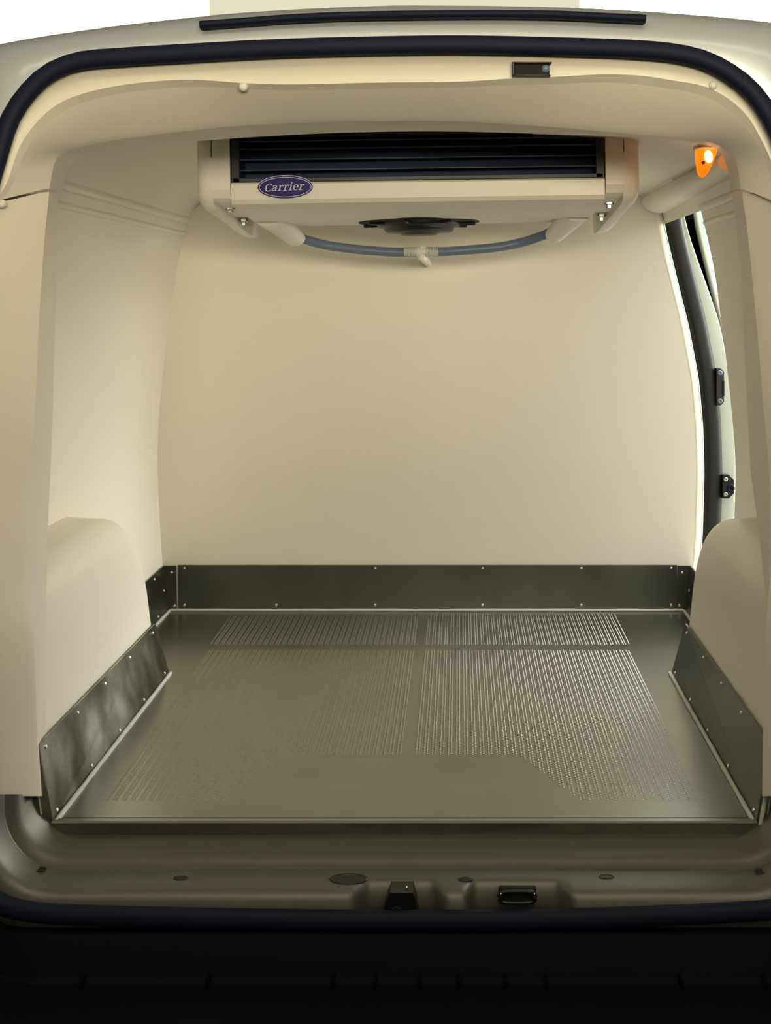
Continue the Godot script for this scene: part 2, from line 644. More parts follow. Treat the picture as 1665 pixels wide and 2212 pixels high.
# ------------------------------------------------------------------ door surround mouldings
func surround() -> void:
	var o_line := pts2([-0.700, 1.090, -0.682, 1.118, -0.664, 1.179, -0.644, 1.235, -0.605, 1.282, -0.559, 1.303, -0.520, 1.315, -0.364, 1.329, -0.177, 1.340, 0.009, 1.344, 0.165, 1.342, 0.398, 1.339, 0.453, 1.331, 0.515, 1.312, 0.575, 1.273, 0.614, 1.222, 0.646, 1.157, 0.658, 1.085])
	var c_line := pts2([-0.681, 1.090, -0.662, 1.121, -0.642, 1.179, -0.619, 1.214, -0.595, 1.239, -0.560, 1.261, -0.498, 1.279, -0.420, 1.290, -0.350, 1.293, -0.272, 1.288, -0.194, 1.285, -0.053, 1.288, 0.103, 1.290, 0.181, 1.295, 0.259, 1.298, 0.337, 1.302, 0.399, 1.300, 0.454, 1.292, 0.516, 1.279, 0.571, 1.242, 0.602, 1.195, 0.625, 1.140, 0.633, 1.086])
	var i_line := pts2([-0.623, 1.118, -0.617, 1.149, -0.613, 1.165, -0.603, 1.178, -0.587, 1.186, -0.506, 1.204, -0.319, 1.226, -0.181, 1.234, -0.059, 1.237, 0.103, 1.236, 0.265, 1.226, 0.428, 1.212, 0.509, 1.204, 0.550, 1.196, 0.574, 1.178, 0.584, 1.157, 0.589, 1.118])
	var r_line := pts2([-0.643, 1.127, -0.641, 1.142, -0.632, 1.168, -0.609, 1.191, -0.544, 1.204, -0.397, 1.219, -0.199, 1.232, -0.035, 1.237, 0.103, 1.237, 0.276, 1.232, 0.449, 1.225, 0.535, 1.217, 0.570, 1.208, 0.587, 1.193, 0.595, 1.172, 0.600, 1.153, 0.601, 1.127])
	var n := 90
	var O := along(o_line, n)
	var C := along(c_line, n)
	var I := along(i_line, n)
	var R := along(r_line, n)
	var back := PackedVector2Array()
	var c_low := PackedVector2Array()
	var i_out := PackedVector2Array()
	for k in n:
		back.append(R[k] + (R[k] - Vector2(0, 0.75)).normalized() * 0.14)
		c_low.append(C[k].lerp(I[k], 0.14))
		i_out.append(I[k].lerp(C[k], 0.10))
	var s := begin()
	sheet(s, [at_depth(O, 1.935), at_depth(O.duplicate(), 1.94), at_depth(C, 1.942)], false, false, 1)
	sheet(s, [at_depth(C, 1.942), at_depth(c_low, 1.956)], false, false, 2)
	sheet(s, [at_depth(c_low, 1.956), at_depth(i_out, 2.012), at_depth(I, 2.03)], false, false, 3)
	sheet(s, [at_depth(I, 2.03), at_depth(R, 2.158)], false, false, 4)
	sheet(s, [at_depth(R, 2.158), at_depth(back, 2.19)], false, false, 5)
	sheet(s, [at_depth(back, 2.19), at_depth(O, 1.935)], false, false, 6)
	tag(put("trim_header", s, M.mould), "cream moulded header over the rear door opening, under the black weatherstrip", "trim", "", "structure")
	var i_left := pts2([-0.621, 1.123, -0.630, 1.044, -0.636, 0.962, -0.641, 0.881, -0.646, 0.759, -0.649, 0.694, -0.657, 0.638, -0.662, 0.573, -0.662, 0.435, -0.659, 0.394, -0.652, 0.370, -0.648, 0.297, -0.644, 0.150, -0.636, 0.051])
	var i_right := pts2([0.590, 1.123, 0.602, 1.044, 0.610, 0.962, 0.619, 0.865, 0.631, 0.719, 0.639, 0.638, 0.642, 0.573, 0.642, 0.435, 0.635, 0.378, 0.632, 0.272, 0.629, 0.150, 0.627, 0.051])
	var r_left := pts2([-0.641, 1.133, -0.643, 1.049, -0.646, 0.964, -0.649, 0.836, -0.652, 0.709, -0.660, 0.538, -0.664, 0.40, -0.655, 0.05])
	var r_right := pts2([0.596, 1.133, 0.606, 1.066, 0.616, 0.964, 0.623, 0.802, 0.632, 0.623, 0.645, 0.534, 0.660, 0.40, 0.655, 0.05])
	for k in 2:
		var sx: float = [-1.0, 1.0][k]
		var il: PackedVector2Array = [i_left, i_right][k]
		var rl: PackedVector2Array = [r_left, r_right][k]
		var rows := [PackedVector3Array(), PackedVector3Array(), PackedVector3Array(), PackedVector3Array(), PackedVector3Array(), PackedVector3Array(), PackedVector3Array()]
		for j in 61:
			var t := j / 60.0
			var xi := smooth_x(il, lerpf(1.113, 0.05, t))
			var xo := sx * (lerpf(0.694, 0.72, clampf(t * 5, 0, 1)) if k == 0 else lerpf(0.655, 0.70, clampf(t * 5, 0, 1)))
			var xs := [xo, lerpf(xo, xi, 0.25), lerpf(xo, xi, 0.45), xi + sx * 0.008, xi, x_at(rl, lerpf(1.12, 0.05, t)), sx * 0.83]
			var ds := [1.94, 1.95, 1.972, 2.012, 2.03, 2.13, 2.15]
			var tops := [1.083, 1.088, 1.095, 1.110, 1.113, 1.118, 1.118]
			for q in 7:
				var low: float = 0.925 - (1720.0 - 646.0) / 2500.0 * ds[q]
				rows[q].append(W(xs[q], lerpf(tops[q], maxf(low, 0.02), t), ds[q]))
		s = begin()
		sheet(s, [rows[0], rows[1], rows[2], rows[3], rows[4]], false, false, 1)
		sheet(s, [rows[4], rows[5]], false, false, 2)
		sheet(s, [rows[5], rows[6]], false, false, 3)
		sheet(s, [rows[6], rows[0]], false, false, 4)
		for j in [0, 60]:
			var cap := PackedVector3Array()
			for q in 7:
				cap.append(rows[q][j])
			fan(s, cap)
		tag(put(["trim_pillar_left", "trim_pillar_right"][k], s, M.mould), "cream moulded pillar lining on the %s of the rear opening" % ["left", "right"][k], "trim", "", "structure")


# ------------------------------------------------------------------ bodywork
func sill_recess(x: float) -> float:
	var a := smoothstep(-0.085, -0.050, x) * (1.0 - smoothstep(0.050, 0.078, x))
	var b := smoothstep(0.104, 0.122, x) * (1.0 - smoothstep(0.255, 0.288, x))
	return maxf(a, b)


func van_bodywork() -> void:
	var t := thing("van_body", Vector3.ZERO, "silver grey van bodywork framing the open rear doorway and roof edge", "van", "", "structure")
	# panel above the doorway, rolling over into the roof
	var g := along(gasket_line(), 80)
	var o := along(pts2([-0.823, 0.61, -0.825, 0.886, -0.814, 1.084, -0.794, 1.228, -0.765, 1.31, -0.735, 1.350, -0.697, 1.366, -0.537, 1.392, -0.457, 1.402, -0.313, 1.417, -0.177, 1.426, -0.025, 1.432, 0.071, 1.432, 0.183, 1.431, 0.327, 1.427, 0.463, 1.419, 0.635, 1.403, 0.70, 1.388, 0.745, 1.345, 0.783, 1.25, 0.802, 1.14, 0.821, 0.95, 0.83, 0.61]), 80)
	var m := PackedVector2Array()
	var inner := PackedVector2Array()
	var far_ring := PackedVector2Array()
	for k in 80:
		m.append(g[k].lerp(o[k], 0.6) + Vector2(0, 0.003))
		inner.append(g[k] + (Vector2(0, 0.75) - g[k]).normalized() * 0.012)
		far_ring.append(o[k] + (o[k] - Vector2(0, 0.75)).normalized() * 0.012)
	var s := begin()
	sheet(s, [at_depth(inner, 1.955), at_depth(g, 1.945), at_depth(m, 1.962), at_depth(o, 2.0), at_depth(far_ring, 2.08), at_depth(far_ring, 2.25)], false, false, 1)
	put("header_panel", s, M.paint, t)
	# rear corners: from the weatherstrip round to the side panels
	var flank := pts2([0.885, -0.35, 0.905, 0.10, 0.915, 0.45, 0.905, 0.65, 0.885, 0.90, 0.865, 1.10, 0.835, 1.26, 0.82, 1.32])
	for sx in [-1.0, 1.0]:
		var low_rows := [PackedVector3Array(), PackedVector3Array(), PackedVector3Array(), PackedVector3Array(), PackedVector3Array()]
		var high_rows := [PackedVector3Array(), PackedVector3Array(), PackedVector3Array()]
		for j in 25:
			var h := lerpf(-0.12, 0.612, j / 24.0)
			var f := x_at(flank, h)
			low_rows[0].append(W(sx * 0.695, h, 1.948))
			low_rows[1].append(W(sx * 0.77, h, 1.960))
			low_rows[2].append(W(sx * 0.826, h, 2.0))
			low_rows[3].append(W(sx * (f - 0.012), h, 2.06))
			low_rows[4].append(W(sx * (f + 0.016), h, 2.115))
			h = lerpf(0.612, 1.30, j / 24.0)
			f = x_at(flank, h)
			var c := lerpf(0.826, 0.770, smoothstep(0.9, 1.30, h))
			high_rows[0].append(W(sx * c, h, 2.004))
			high_rows[1].append(W(sx * (f - 0.012), h + 0.004, 2.06))
			high_rows[2].append(W(sx * (f + 0.016), h + 0.006, 2.115))
		s = begin()
		sheet(s, low_rows, false, false, 1)
		sheet(s, high_rows, false, false, 1)
		put("rear_corner", s, M.paint, t)
	# roof, closed box above the ceiling
	s = begin()
	var rq := PackedVector2Array()
	for v in far_ring:
		if v.y > 1.285:
			rq.append(v)
	sheet(s, [at_depth(rq, 2.24), at_depth(rq, 4.2)], false, false, 1)
	put("roof_panel", s, M.paint, t)
	# side panels
	for k in 3:
		var sx: float = [-1.0, 1.0, 1.0][k]
		var d0: float = [2.10, 2.10, 3.56][k]
		var d1: float = [4.2, 2.93, 4.2][k]
		s = begin()
		var p := along(pts2([0.885, -0.35, 0.905, 0.10, 0.915, 0.45, 0.905, 0.65, 0.885, 0.90, 0.865, 1.10, 0.835, 1.26, 0.81, 1.36]), 24)
		if k == 2:
			p = along(pts2([0.885, -0.35, 0.905, 0.10, 0.915, 0.45, 0.905, 0.65, 0.885, 0.90, 0.880, 0.94]), 24)
		curved_wall(s, p, sx, d0, d1, 0.02)
		put("side_panel", s, M.paint, t)
	# pillar ahead of the side door, facing rearwards: a pale jamb, a gap coloured black for its shadow and the outer flange
	s = begin()
	var rows := [PackedVector3Array(), PackedVector3Array(), PackedVector3Array(), PackedVector3Array(), PackedVector3Array(), PackedVector3Array()]
	var rows2 := [PackedVector3Array(), PackedVector3Array(), PackedVector3Array(), PackedVector3Array()]
	for j in 61:
		var h := lerpf(1.235, -0.02, j / 60.0)
		var e := smooth_x(right_back, h)
		var wide := lerpf(0.010, 0.042, smoothstep(0.0, 1.0, (1.22 - h) / 0.42))
		rows[0].append(W(e + 0.030, h, 3.478))
		rows[1].append(W(e + 0.055 + wide - 0.003, h, 3.468))
		rows[2].append(W(e + 0.055 + wide, h, 3.471))
		rows[3].append(W(e + 0.055 + wide, h, 3.56))
		rows[4].append(W(e + 0.104, h, 3.58))
		rows[5].append(W(e + 0.106, h, 3.50))
		rows2[0].append(W(e + 0.101, h, 3.510))
		rows2[1].append(W(e + 0.104, h, 3.500))
		rows2[2].append(W(e + 0.114, h, 3.497))
		rows2[3].append(W(e + 0.121, h, 3.545))
	sheet(s, [rows[0], rows[1], rows[2]], false, false, 1)
	put("door_jamb", s, M.jamb, t)
	s = begin()
	sheet(s, [rows[2], rows[3], rows[4], rows[5]], false, false, -1)
	put("jamb_channel", s, M.black, t)
	s = begin()
	sheet(s, rows2, false, false, 1)
	put("jamb_flange", s, M.jamb, t)
	# tinted cab window ahead of the side door
	s = begin()
	curved_wall(s, pts2([0.868, 0.93, 0.862, 1.00, 0.848, 1.10, 0.832, 1.18, 0.815, 1.25]), 1.0, 3.53, 4.2, 0.006)
	put("cab_window", s, M.glass, t)
	# sill tray below the load floor: a stepped profile carried round the rounded lower corners
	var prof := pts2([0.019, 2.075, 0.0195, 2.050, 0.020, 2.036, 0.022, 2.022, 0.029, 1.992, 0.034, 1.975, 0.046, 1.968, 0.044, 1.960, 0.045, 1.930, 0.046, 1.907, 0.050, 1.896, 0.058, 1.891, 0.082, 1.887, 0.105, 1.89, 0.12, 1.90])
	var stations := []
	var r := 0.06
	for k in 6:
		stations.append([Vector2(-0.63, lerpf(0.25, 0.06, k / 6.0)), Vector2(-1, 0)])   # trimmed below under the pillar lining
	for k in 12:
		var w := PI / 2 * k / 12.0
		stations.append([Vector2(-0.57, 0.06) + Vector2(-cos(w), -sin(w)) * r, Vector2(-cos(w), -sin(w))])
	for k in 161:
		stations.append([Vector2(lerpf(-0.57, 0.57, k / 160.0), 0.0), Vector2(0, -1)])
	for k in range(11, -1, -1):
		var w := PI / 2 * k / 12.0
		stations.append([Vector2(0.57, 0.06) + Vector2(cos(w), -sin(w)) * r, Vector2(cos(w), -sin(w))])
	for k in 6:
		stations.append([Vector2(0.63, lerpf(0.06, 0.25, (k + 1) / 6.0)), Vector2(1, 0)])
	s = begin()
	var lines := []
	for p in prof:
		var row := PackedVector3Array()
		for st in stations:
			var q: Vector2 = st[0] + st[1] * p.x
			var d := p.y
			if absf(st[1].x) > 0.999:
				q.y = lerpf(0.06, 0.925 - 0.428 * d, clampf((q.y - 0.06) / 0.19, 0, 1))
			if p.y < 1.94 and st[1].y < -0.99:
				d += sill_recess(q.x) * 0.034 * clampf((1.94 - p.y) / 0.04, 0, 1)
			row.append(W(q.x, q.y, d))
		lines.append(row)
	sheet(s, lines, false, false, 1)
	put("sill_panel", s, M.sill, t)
	# flat discs coloured as the dark of open holes in the sill ledge: x, depth, half width
	for h in [[-0.611, 1.949, 0.013], [-0.370, 1.938, 0.013], [-0.089, 1.936, 0.0325], [0.107, 1.933, 0.013], [0.343, 1.942, 0.013], [0.605, 1.947, 0.013]]:
		s = begin()
		var rr: float = h[2]
		var b := Basis().scaled(Vector3(1, 1, 0.55))
		lathe(s, W(h[0], -0.0447 if absf(h[0]) < 0.57 else 0.061 - sqrt(0.011 - pow(absf(h[0]) - 0.57, 2)), h[1]), PackedVector2Array([Vector2(rr, 0.0), Vector2(rr, 0.0006), Vector2(rr * 0.9, 0.0012), Vector2(rr * 0.82, 0.0006), Vector2(rr * 0.8, 0.0003)]), 24, b)
		put("sill_hole_disc", s, M.sill_hole_disc if M.has("sill_hole_disc") else M.black, t)


func gasket_line() -> PackedVector2Array:
	return pts2([-0.713, 0.653, -0.708, 0.884, -0.692, 1.076, -0.669, 1.168, -0.648, 1.229, -0.612, 1.279, -0.577, 1.306, -0.535, 1.321, -0.473, 1.327, -0.358, 1.334, -0.205, 1.342, -0.013, 1.347, 0.103, 1.348, 0.256, 1.345, 0.410, 1.339, 0.487, 1.328, 0.537, 1.307, 0.583, 1.271, 0.617, 1.221, 0.644, 1.152, 0.659, 1.037, 0.671, 0.884, 0.675, 0.653])


func weatherstrips() -> void:
	var s := begin()
	var p := gasket_line()
	p.append_array(pts2([0.685, 0.30, 0.688, 0.05, 0.672, -0.03, 0.635, -0.060, 0.55, -0.070, 0.30, -0.080, 0.0, -0.083, -0.30, -0.080, -0.54, -0.074, -0.62, -0.066, -0.668, -0.045, -0.695, 0.02, -0.705, 0.15, -0.712, 0.40, -0.713, 0.653]))
	var q := along(p, 200)
	var path := PackedVector3Array()
	for i in 199:
		var k := clampf((q[i].y + 0.08) / 0.6, 0, 1)
		path.append(W(q[i].x, q[i].y, lerpf(1.878, 1.925, k)))
	tube(s, path, 0.0158, 0.013, 14, true, PackedFloat32Array(), Vector3(0, 0, 1))
	tag(put("weatherstrip", s, M.rubber), "thick black rubber weatherstrip around the rear door opening", "weatherstrip")
	s = begin()
	var bp := along(pts2([-0.350, 1.394, -0.281, 1.399, -0.201, 1.405, -0.105, 1.4095, 0.007, 1.4115, 0.143, 1.4125, 0.263, 1.4115, 0.343, 1.408, 0.417, 1.4045]), 60)
	var bpath := PackedVector3Array()
	for v in bp:
		bpath.append(W(0.0965 + (v.x - 0.0965) * 0.977, 0.928 + (v.y - 0.925) * 0.977, 1.951))
	tube(s, bpath, 0.012, 0.0075, 12, false, PackedFloat32Array(), Vector3.UP)
	tag(put("roof_rubber_strip", s, M.rubber), "narrow black rubber strip across the roof edge above the weatherstrip", "rubber strip")


func bumper() -> void:
	var t := thing("bumper", Vector3.ZERO, "black textured plastic rear bumper below the sill", "bumper")
	var prof := pts2([1.90, -0.1005, 1.872, -0.102, 1.866, -0.106, 1.862, -0.165, 1.856, -0.172, 1.845, -0.174, 1.62, -0.178, 1.585, -0.19, 1.57, -0.22, 1.565, -0.36, 1.60, -0.44])
	var s := begin()
	var rows := []
	for p in prof:
		var row := PackedVector3Array()
		for j in 61:
			var x := lerpf(-0.92, 0.92, j / 60.0)
			var e := clampf((absf(x) - 0.58) / 0.34, 0, 1)
			row.append(W(x, p.y - 0.10 * e * e * (1.0 if p.y > -0.1 else 0.3), p.x + e * e * 0.35))
		rows.append(row)
	sheet(s, rows, false, false, 1)
	put("cover", s, M.bumper, t)
	for x in [-0.505, -0.305, -0.105, -0.037, 0.033, 0.095, 0.17, 0.235, 0.45, 0.585]:
		s = begin()
		box(s, W(x, -0.166, 1.850), Vector3(0.005, 0.018, 0.02), 0.002)
		put("rib", s, M.bumper, t)


# ------------------------------------------------------------------ skirting plates
func rivet(parent: Node3D, at: Vector3, normal: Vector3) -> void:
	if rivet_mesh == null:
		var s := begin()
		lathe(s, Vector3.ZERO, pts2([0.0042, -0.0006, 0.0042, 0.0006, 0.0036, 0.0016, 0.0022, 0.0022, 0.0012, 0.0022, 0.0009, 0.0016]), 12)
		rivet_mesh = done(s)
	var o := put_mesh("rivet", rivet_mesh, M.rivet, parent)
	var y := normal.normalized()
	var x := y.cross(Vector3(0.3, 0.2, 0.9)).normalized()
	o.transform = Transform3D(Basis(x, y, x.cross(y)), at - parent.position)


# a sheet plate given by four corners, bent slightly at its ends, thickness along n
func plate(called: String, a: Vector3, b: Vector3, c: Vector3, d: Vector3, n: Vector3, label: String, rivets: Array) -> Node3D:
	var t := thing(called, (a + b) / 2.0, label, "kick plate")
	var s := begin()
	var o: Vector3 = t.position
	var f := [a - o, b - o, c - o, d - o]
	var k := n.normalized() * 0.0025
	quad(s, f[0] + k, f[1] + k, f[2] + k, f[3] + k)
	quad(s, f[0] - k, f[1] - k, f[2] - k, f[3] - k)
	for i in 4:
		var j := (i + 1) % 4
		quad(s, f[i] + k, f[j] + k, f[j] - k, f[i] - k)
	put("sheet", s, M.smeared if label.contains("left wheel") else M.plate, t)
	for r in rivets:
		var p: Vector3 = a.lerp(b, r[0]).lerp(d.lerp(c, r[0]), r[1])
		rivet(t, p + k, n)
	return t


func kick_plates() -> void:
	var row := [[0.03, 0.90], [0.25, 0.90], [0.47, 0.90], [0.70, 0.90], [0.95, 0.90], [0.03, 0.09], [0.27, 0.09], [0.50, 0.09], [0.73, 0.09], [0.96, 0.09]]
	for k in 2:
		var sx: float = [-1.0, 1.0][k]
		var side: String = ["left", "right"][k]
		var a := W(sx * 0.622, 0.0, 2.042)
		var b := W(sx * 0.622, 0.0, 2.858)
		var c := W(sx * 0.657, 0.122, 2.862)
		var d := W(sx * 0.645, 0.141, 2.038)
		var pl := plate("kick_plate", a, b, c, d, Vector3(-sx, 0.2, 0), "riveted aluminium kick plate along the %s wheel arch" % side, row)
		# its turned front edge and end
		var s := begin()
		var o: Vector3 = pl.position
		quad(s, a - o, d - o, d - o + Vector3(sx * 0.012, 0.0, 0.004), a - o + Vector3(sx * 0.026, -0.008, 0.004))
		quad(s, d - o, d - o + Vector3(sx * 0.012, 0, 0.004), d - o + Vector3(sx * 0.012, 0, -0.03), d - o + Vector3(0, 0, -0.03))
		quad(s, a - o + Vector3(sx * 0.026, -0.008, 0.004), d - o + Vector3(sx * 0.012, 0, 0.004), d - o + Vector3(sx * 0.012, 0, -0.02), a - o + Vector3(sx * 0.020, -0.008, -0.02))
		put("turned_edge", s, M.smeared, pl)
		var e := W(sx * 0.768, 0.0, 2.862)
		var f := W(sx * 0.768, 0.0, 3.436)
		var g := W(sx * 0.782, 0.134, 3.436)
		var h := W(sx * 0.782, 0.134, 2.862)
		plate("kick_plate", e, f, g, h, Vector3(-sx, 0.1, 0), "short dark kick plate on the %s wall behind the wheel arch" % side, [[0.8, 0.9], [0.8, 0.1], [0.95, 0.5]])
		plate("kick_plate", W(sx * 0.766, 0, 3.434), W(sx * 0.742, 0, 3.434), W(sx * 0.744, 0.134, 3.434), W(sx * 0.780, 0.134, 3.434), Vector3(0, 0, 1), "narrow kick plate filling the %s rear corner of the bulkhead" % side, [[0.62, 0.85], [0.78, 0.12]])
	var bottom := [[0.013, 0.1], [0.197, 0.1], [0.395, 0.1], [0.61, 0.1], [0.808, 0.1], [0.988, 0.1], [0.013, 0.93], [0.395, 0.93], [0.61, 0.93], [0.808, 0.93], [0.988, 0.93]]
	plate("kick_plate", W(-0.738, 0.004, 3.435), W(0.742, 0.004, 3.435), W(0.742, 0.136, 3.435), W(-0.738, 0.136, 3.435), Vector3(0, 0, 1), "long aluminium kick plate along the foot of the bulkhead", bottom)


func sealant() -> void:
	var beads := [
		[[W(-0.616, 0.002, 2.045), W(-0.616, 0.002, 2.857)], 0.0048, "pale sealant bead at the foot of the left wheel arch plate"],
		[[W(0.616, 0.002, 2.045), W(0.616, 0.002, 2.857)], 0.0048, "pale sealant bead at the foot of the right wheel arch plate"],
		[[W(0.626, 0.0, 2.036), W(0.650, 0.135, 2.034)], 0.004, "short upright sealant bead on the front edge of the right plate"],
		[[W(-0.762, 0.002, 2.87), W(-0.762, 0.002, 3.425)], 0.005, "sealant bead in the left corner behind the wheel arch"],
		[[W(0.762, 0.002, 2.87), W(0.762, 0.002, 3.425)], 0.005, "sealant bead in the right corner behind the wheel arch"],
		[[W(-0.76, 0.003, 3.43), W(0.76, 0.003, 3.43)], 0.0046, "long sealant bead along the bulkhead kick plate"],
	]
	for b in beads:
		var s := begin()
		var path := PackedVector3Array()
		var sw := PackedFloat32Array()
		for i in 33:
			path.append(b[0][0].lerp(b[0][1], i / 32.0))
			sw.append(rng.randf_range(0.88, 1.12))
		tube(s, path, b[1], b[1], 8, false, sw, Vector3(0.1, 1, 0.1))
		tag(put("sealant_bead", s, M.seal), b[2], "sealant", "", "")


# ------------------------------------------------------------------ cooling unit
func evaporator() -> void:
	var t := thing("evaporator_unit", W(0.0055, 1.285, 2.5), "white ceiling evaporator unit with a dark louvred grille and blue oval badge", "cooling unit")
	t.rotation.z = deg_to_rad(0.8)
	var L := func(u, v, x): return Vector3(x, v, -u)
	# casing, profile in (depth, height)
	var s := begin()
	prism(s, pts2([0.085, -0.001, 0.085, -0.103, 0.004, -0.103, 0.0, -0.107, 0.0, -0.140, 0.006, -0.149, 0.02, -0.152, 0.235, -0.167, 0.25, -0.169, 0.50, -0.166, 0.515, -0.155, 0.52, -0.001]), L, -0.4035, 0.4035)
	put("casing", s, M.plastic, t)
	for sx in [-1.0, 1.0]:
		# end cover: outer edge rounded in plan, foot reaching down and back
		s = begin()
		var prof := along(pts2([0.0, -0.001, 0.0, -0.06, 0.0, -0.120, 0.006, -0.140, 0.03, -0.156, 0.16, -0.168, 0.34, -0.182, 0.46, -0.192, 0.54, -0.194, 0.57, -0.185, 0.58, -0.15, 0.58, -0.001]), 40)
		var rows := []
		for k in 7:
			var a := PI / 2 * k / 6.0
			var inset := 0.030 * (1.0 - cos(a))
			var row := PackedVector3Array()
			for p in prof:
				var up := inset if p.y < -0.13 else 0.0
				row.append(Vector3(sx * (0.452 + 0.030 * sin(a)), minf(p.y + up * 0.6, -0.001), -(p.x + (inset if p.x < 0.3 else -inset) * 1.0)))
			rows.append(row)
		var flat := PackedVector3Array()
		for p in prof:
			flat.append(Vector3(sx * 0.444, p.y, -p.x))
		rows.push_front(flat)
		sheet(s, rows, true, false, 1)
		fan(s, rows[rows.size() - 1])
		fan(s, flat)
		var cover := put("end_cover", s, M.plastic, t)
		s = begin()
		prism(s, pts2([0.0, -0.001, 0.0, -0.118, 0.006, -0.136, 0.022, -0.143, 0.15, -0.155, 0.24, -0.160, 0.26, -0.14, 0.26, -0.001]), L, sx * 0.4055, sx * 0.446)
		put("cover_panel", s, M.plastic, cover)
		for q in [[0.425, -0.155, 0.10], [0.432, -0.169, 0.30]]:
			s = begin()
			lathe(s, Vector3(sx * q[0], q[1], -q[2]), pts2([0.011, 0.010, 0.011, 0.002, 0.009, 0.001, 0.0065, 0.0, 0.0065, -0.007, 0.004, -0.008]), 6, Basis.IDENTITY, -1)
			put("bolt", s, M.chrome, t)
		# drain spout
		s = begin()
		var path := PackedVector3Array()
		var sw := PackedFloat32Array()
		for i in 9:
			var u := i / 8.0
			path.append(Vector3(sx * lerpf(0.375, 0.335, u), lerpf(-0.150, -0.199, u), -lerpf(0.30, 0.50, u)))
			sw.append(lerpf(1.25, 0.85, u))
		tube(s, path, 0.030, 0.024, 14, false, sw)
		put("drain_spout", s, M.plastic, t)
	# grille
	s = begin()
	box(s, Vector3(0, -0.052, -0.075), Vector3(0.806, 0.100, 0.012), 0.001)
	var gr := put("grille", s, M.grille_back, t)
	s = begin()
	box(s, Vector3(-0.394, -0.052, -0.035), Vector3(0.018, 0.102, 0.070), 0.001)
	box(s, Vector3(0.394, -0.052, -0.035), Vector3(0.018, 0.102, 0.070), 0.001)
	box(s, Vector3(0, -0.098, -0.03), Vector3(0.800, 0.009, 0.06), 0.001)
	box(s, Vector3(0, -0.003, -0.03), Vector3(0.800, 0.006, 0.06), 0.001)
	put("grille_frame", s, M.grille, gr)
	for y in [-0.017, -0.034, -0.057, -0.080]:
		s = begin()
		box(s, Vector3(0, y + 0.006, -0.028), Vector3(0.770, 0.0032, 0.040), 0.0012, Basis(Vector3.RIGHT, deg_to_rad(7)))
		put("louver", s, M.louver, gr)
	# fan under the casing
	s = begin()
	var fc := Vector3(-0.012, -0.169, -0.385)
	lathe(s, fc, pts2([0.150, 0.004, 0.150, -0.0010, 0.142, -0.0016, 0.130, -0.0012]), 48)
	var fan_part := put("fan_opening", s, M.void, t)
	s = begin()
	lathe(s, fc, pts2([0.105, 0.0, 0.105, -0.008, 0.100, -0.012, 0.088, -0.013, 0.086, -0.020, 0.082, -0.024, 0.05, -0.026, 0.044, -0.031, 0.02, -0.033]), 40)
	put("fan_motor", s, M.black, fan_part)
	for k in 8:
		s = begin()
		var w := TAU * k / 8 + 0.2
		box(s, fc + Vector3(cos(w) * 0.118, -0.006, sin(w) * 0.118), Vector3(0.05, 0.008, 0.008), 0.002, Basis(Vector3.UP, -w))
		put("guard_strut", s, M.black, fan_part)
	# badge
	var bc := Vector3(-0.286, -0.1145, 0.001)
	s = begin()
	oval(s, bc, 0.0600, 0.0252, 0.0, 0.0022)
	var bd := put("badge", s, M.badge, t)
	for q in [[0.0605, 0.0257, 0.0593, 0.0245], [0.0565, 0.0218, 0.0553, 0.0205]]:
		s = begin()
		oval_ring(s, bc + Vector3(0, 0, 0.0022), q[0], q[1], q[2], q[3], 0.0005)
		put("badge_ring", s, M.badge_white, bd)
	var tm := TextMesh.new()
	var f := SystemFont.new()
	f.font_names = PackedStringArray(["Droid Serif"])
	tm.font = f
	tm.text = "Carrier"
	tm.font_size = 64
	tm.pixel_size = 0.001
	tm.depth = 0.02
	tm.curve_step = 1.0
	var arr := tm.get_mesh_arrays()
	var v: PackedVector3Array = arr[Mesh.ARRAY_VERTEX]
	var lo := Vector3(9, 9, 9)
	var hi := -lo
	for p in v:
		lo = lo.min(p)
		hi = hi.max(p)
	var sc := 0.084 / (hi.x - lo.x)
	var mid := (lo + hi) / 2.0
	for i in v.size():
		var p: Vector3 = (v[i] - mid) * sc
		v[i] = bc + Vector3(p.x + p.y * 0.22 - 0.001, p.y * 0.92 + p.x * 0.03 + 0.001, 0.0024 + (0.0008 if v[i].z > mid.z else 0.0))
	arr[Mesh.ARRAY_VERTEX] = v
	arr[Mesh.ARRAY_TANGENT] = null
	var am := ArrayMesh.new()
	am.add_surface_from_arrays(Mesh.PRIMITIVE_TRIANGLES, arr)
	put_mesh("lettering", am, M.badge_white, bd)


func oval(s: SurfaceTool, c: Vector3, rx: float, ry: float, z0: float, z1: float) -> void:
	var a := PackedVector3Array()
	var b := PackedVector3Array()
	for j in 64:
		var w := TAU * j / 64
		a.append(c + Vector3(cos(w) * rx, sin(w) * ry, z0))
		b.append(c + Vector3(cos(w) * rx * 0.99, sin(w) * ry * 0.98, z1))
	sheet(s, [a, b], true, false, 1)
	fan(s, b)


func oval_ring(s: SurfaceTool, c: Vector3, rx: float, ry: float, qx: float, qy: float, h: float) -> void:
	var rows := [PackedVector3Array(), PackedVector3Array(), PackedVector3Array(), PackedVector3Array()]
	for j in 64:
		var e := Vector2(cos(TAU * j / 64), sin(TAU * j / 64))
		rows[0].append(c + Vector3(e.x * rx, e.y * ry, 0))
		rows[1].append(c + Vector3(e.x * rx, e.y * ry, h))
		rows[2].append(c + Vector3(e.x * qx, e.y * qy, h))
		rows[3].append(c + Vector3(e.x * qx, e.y * qy, 0))
	sheet(s, rows, true, false, -1)


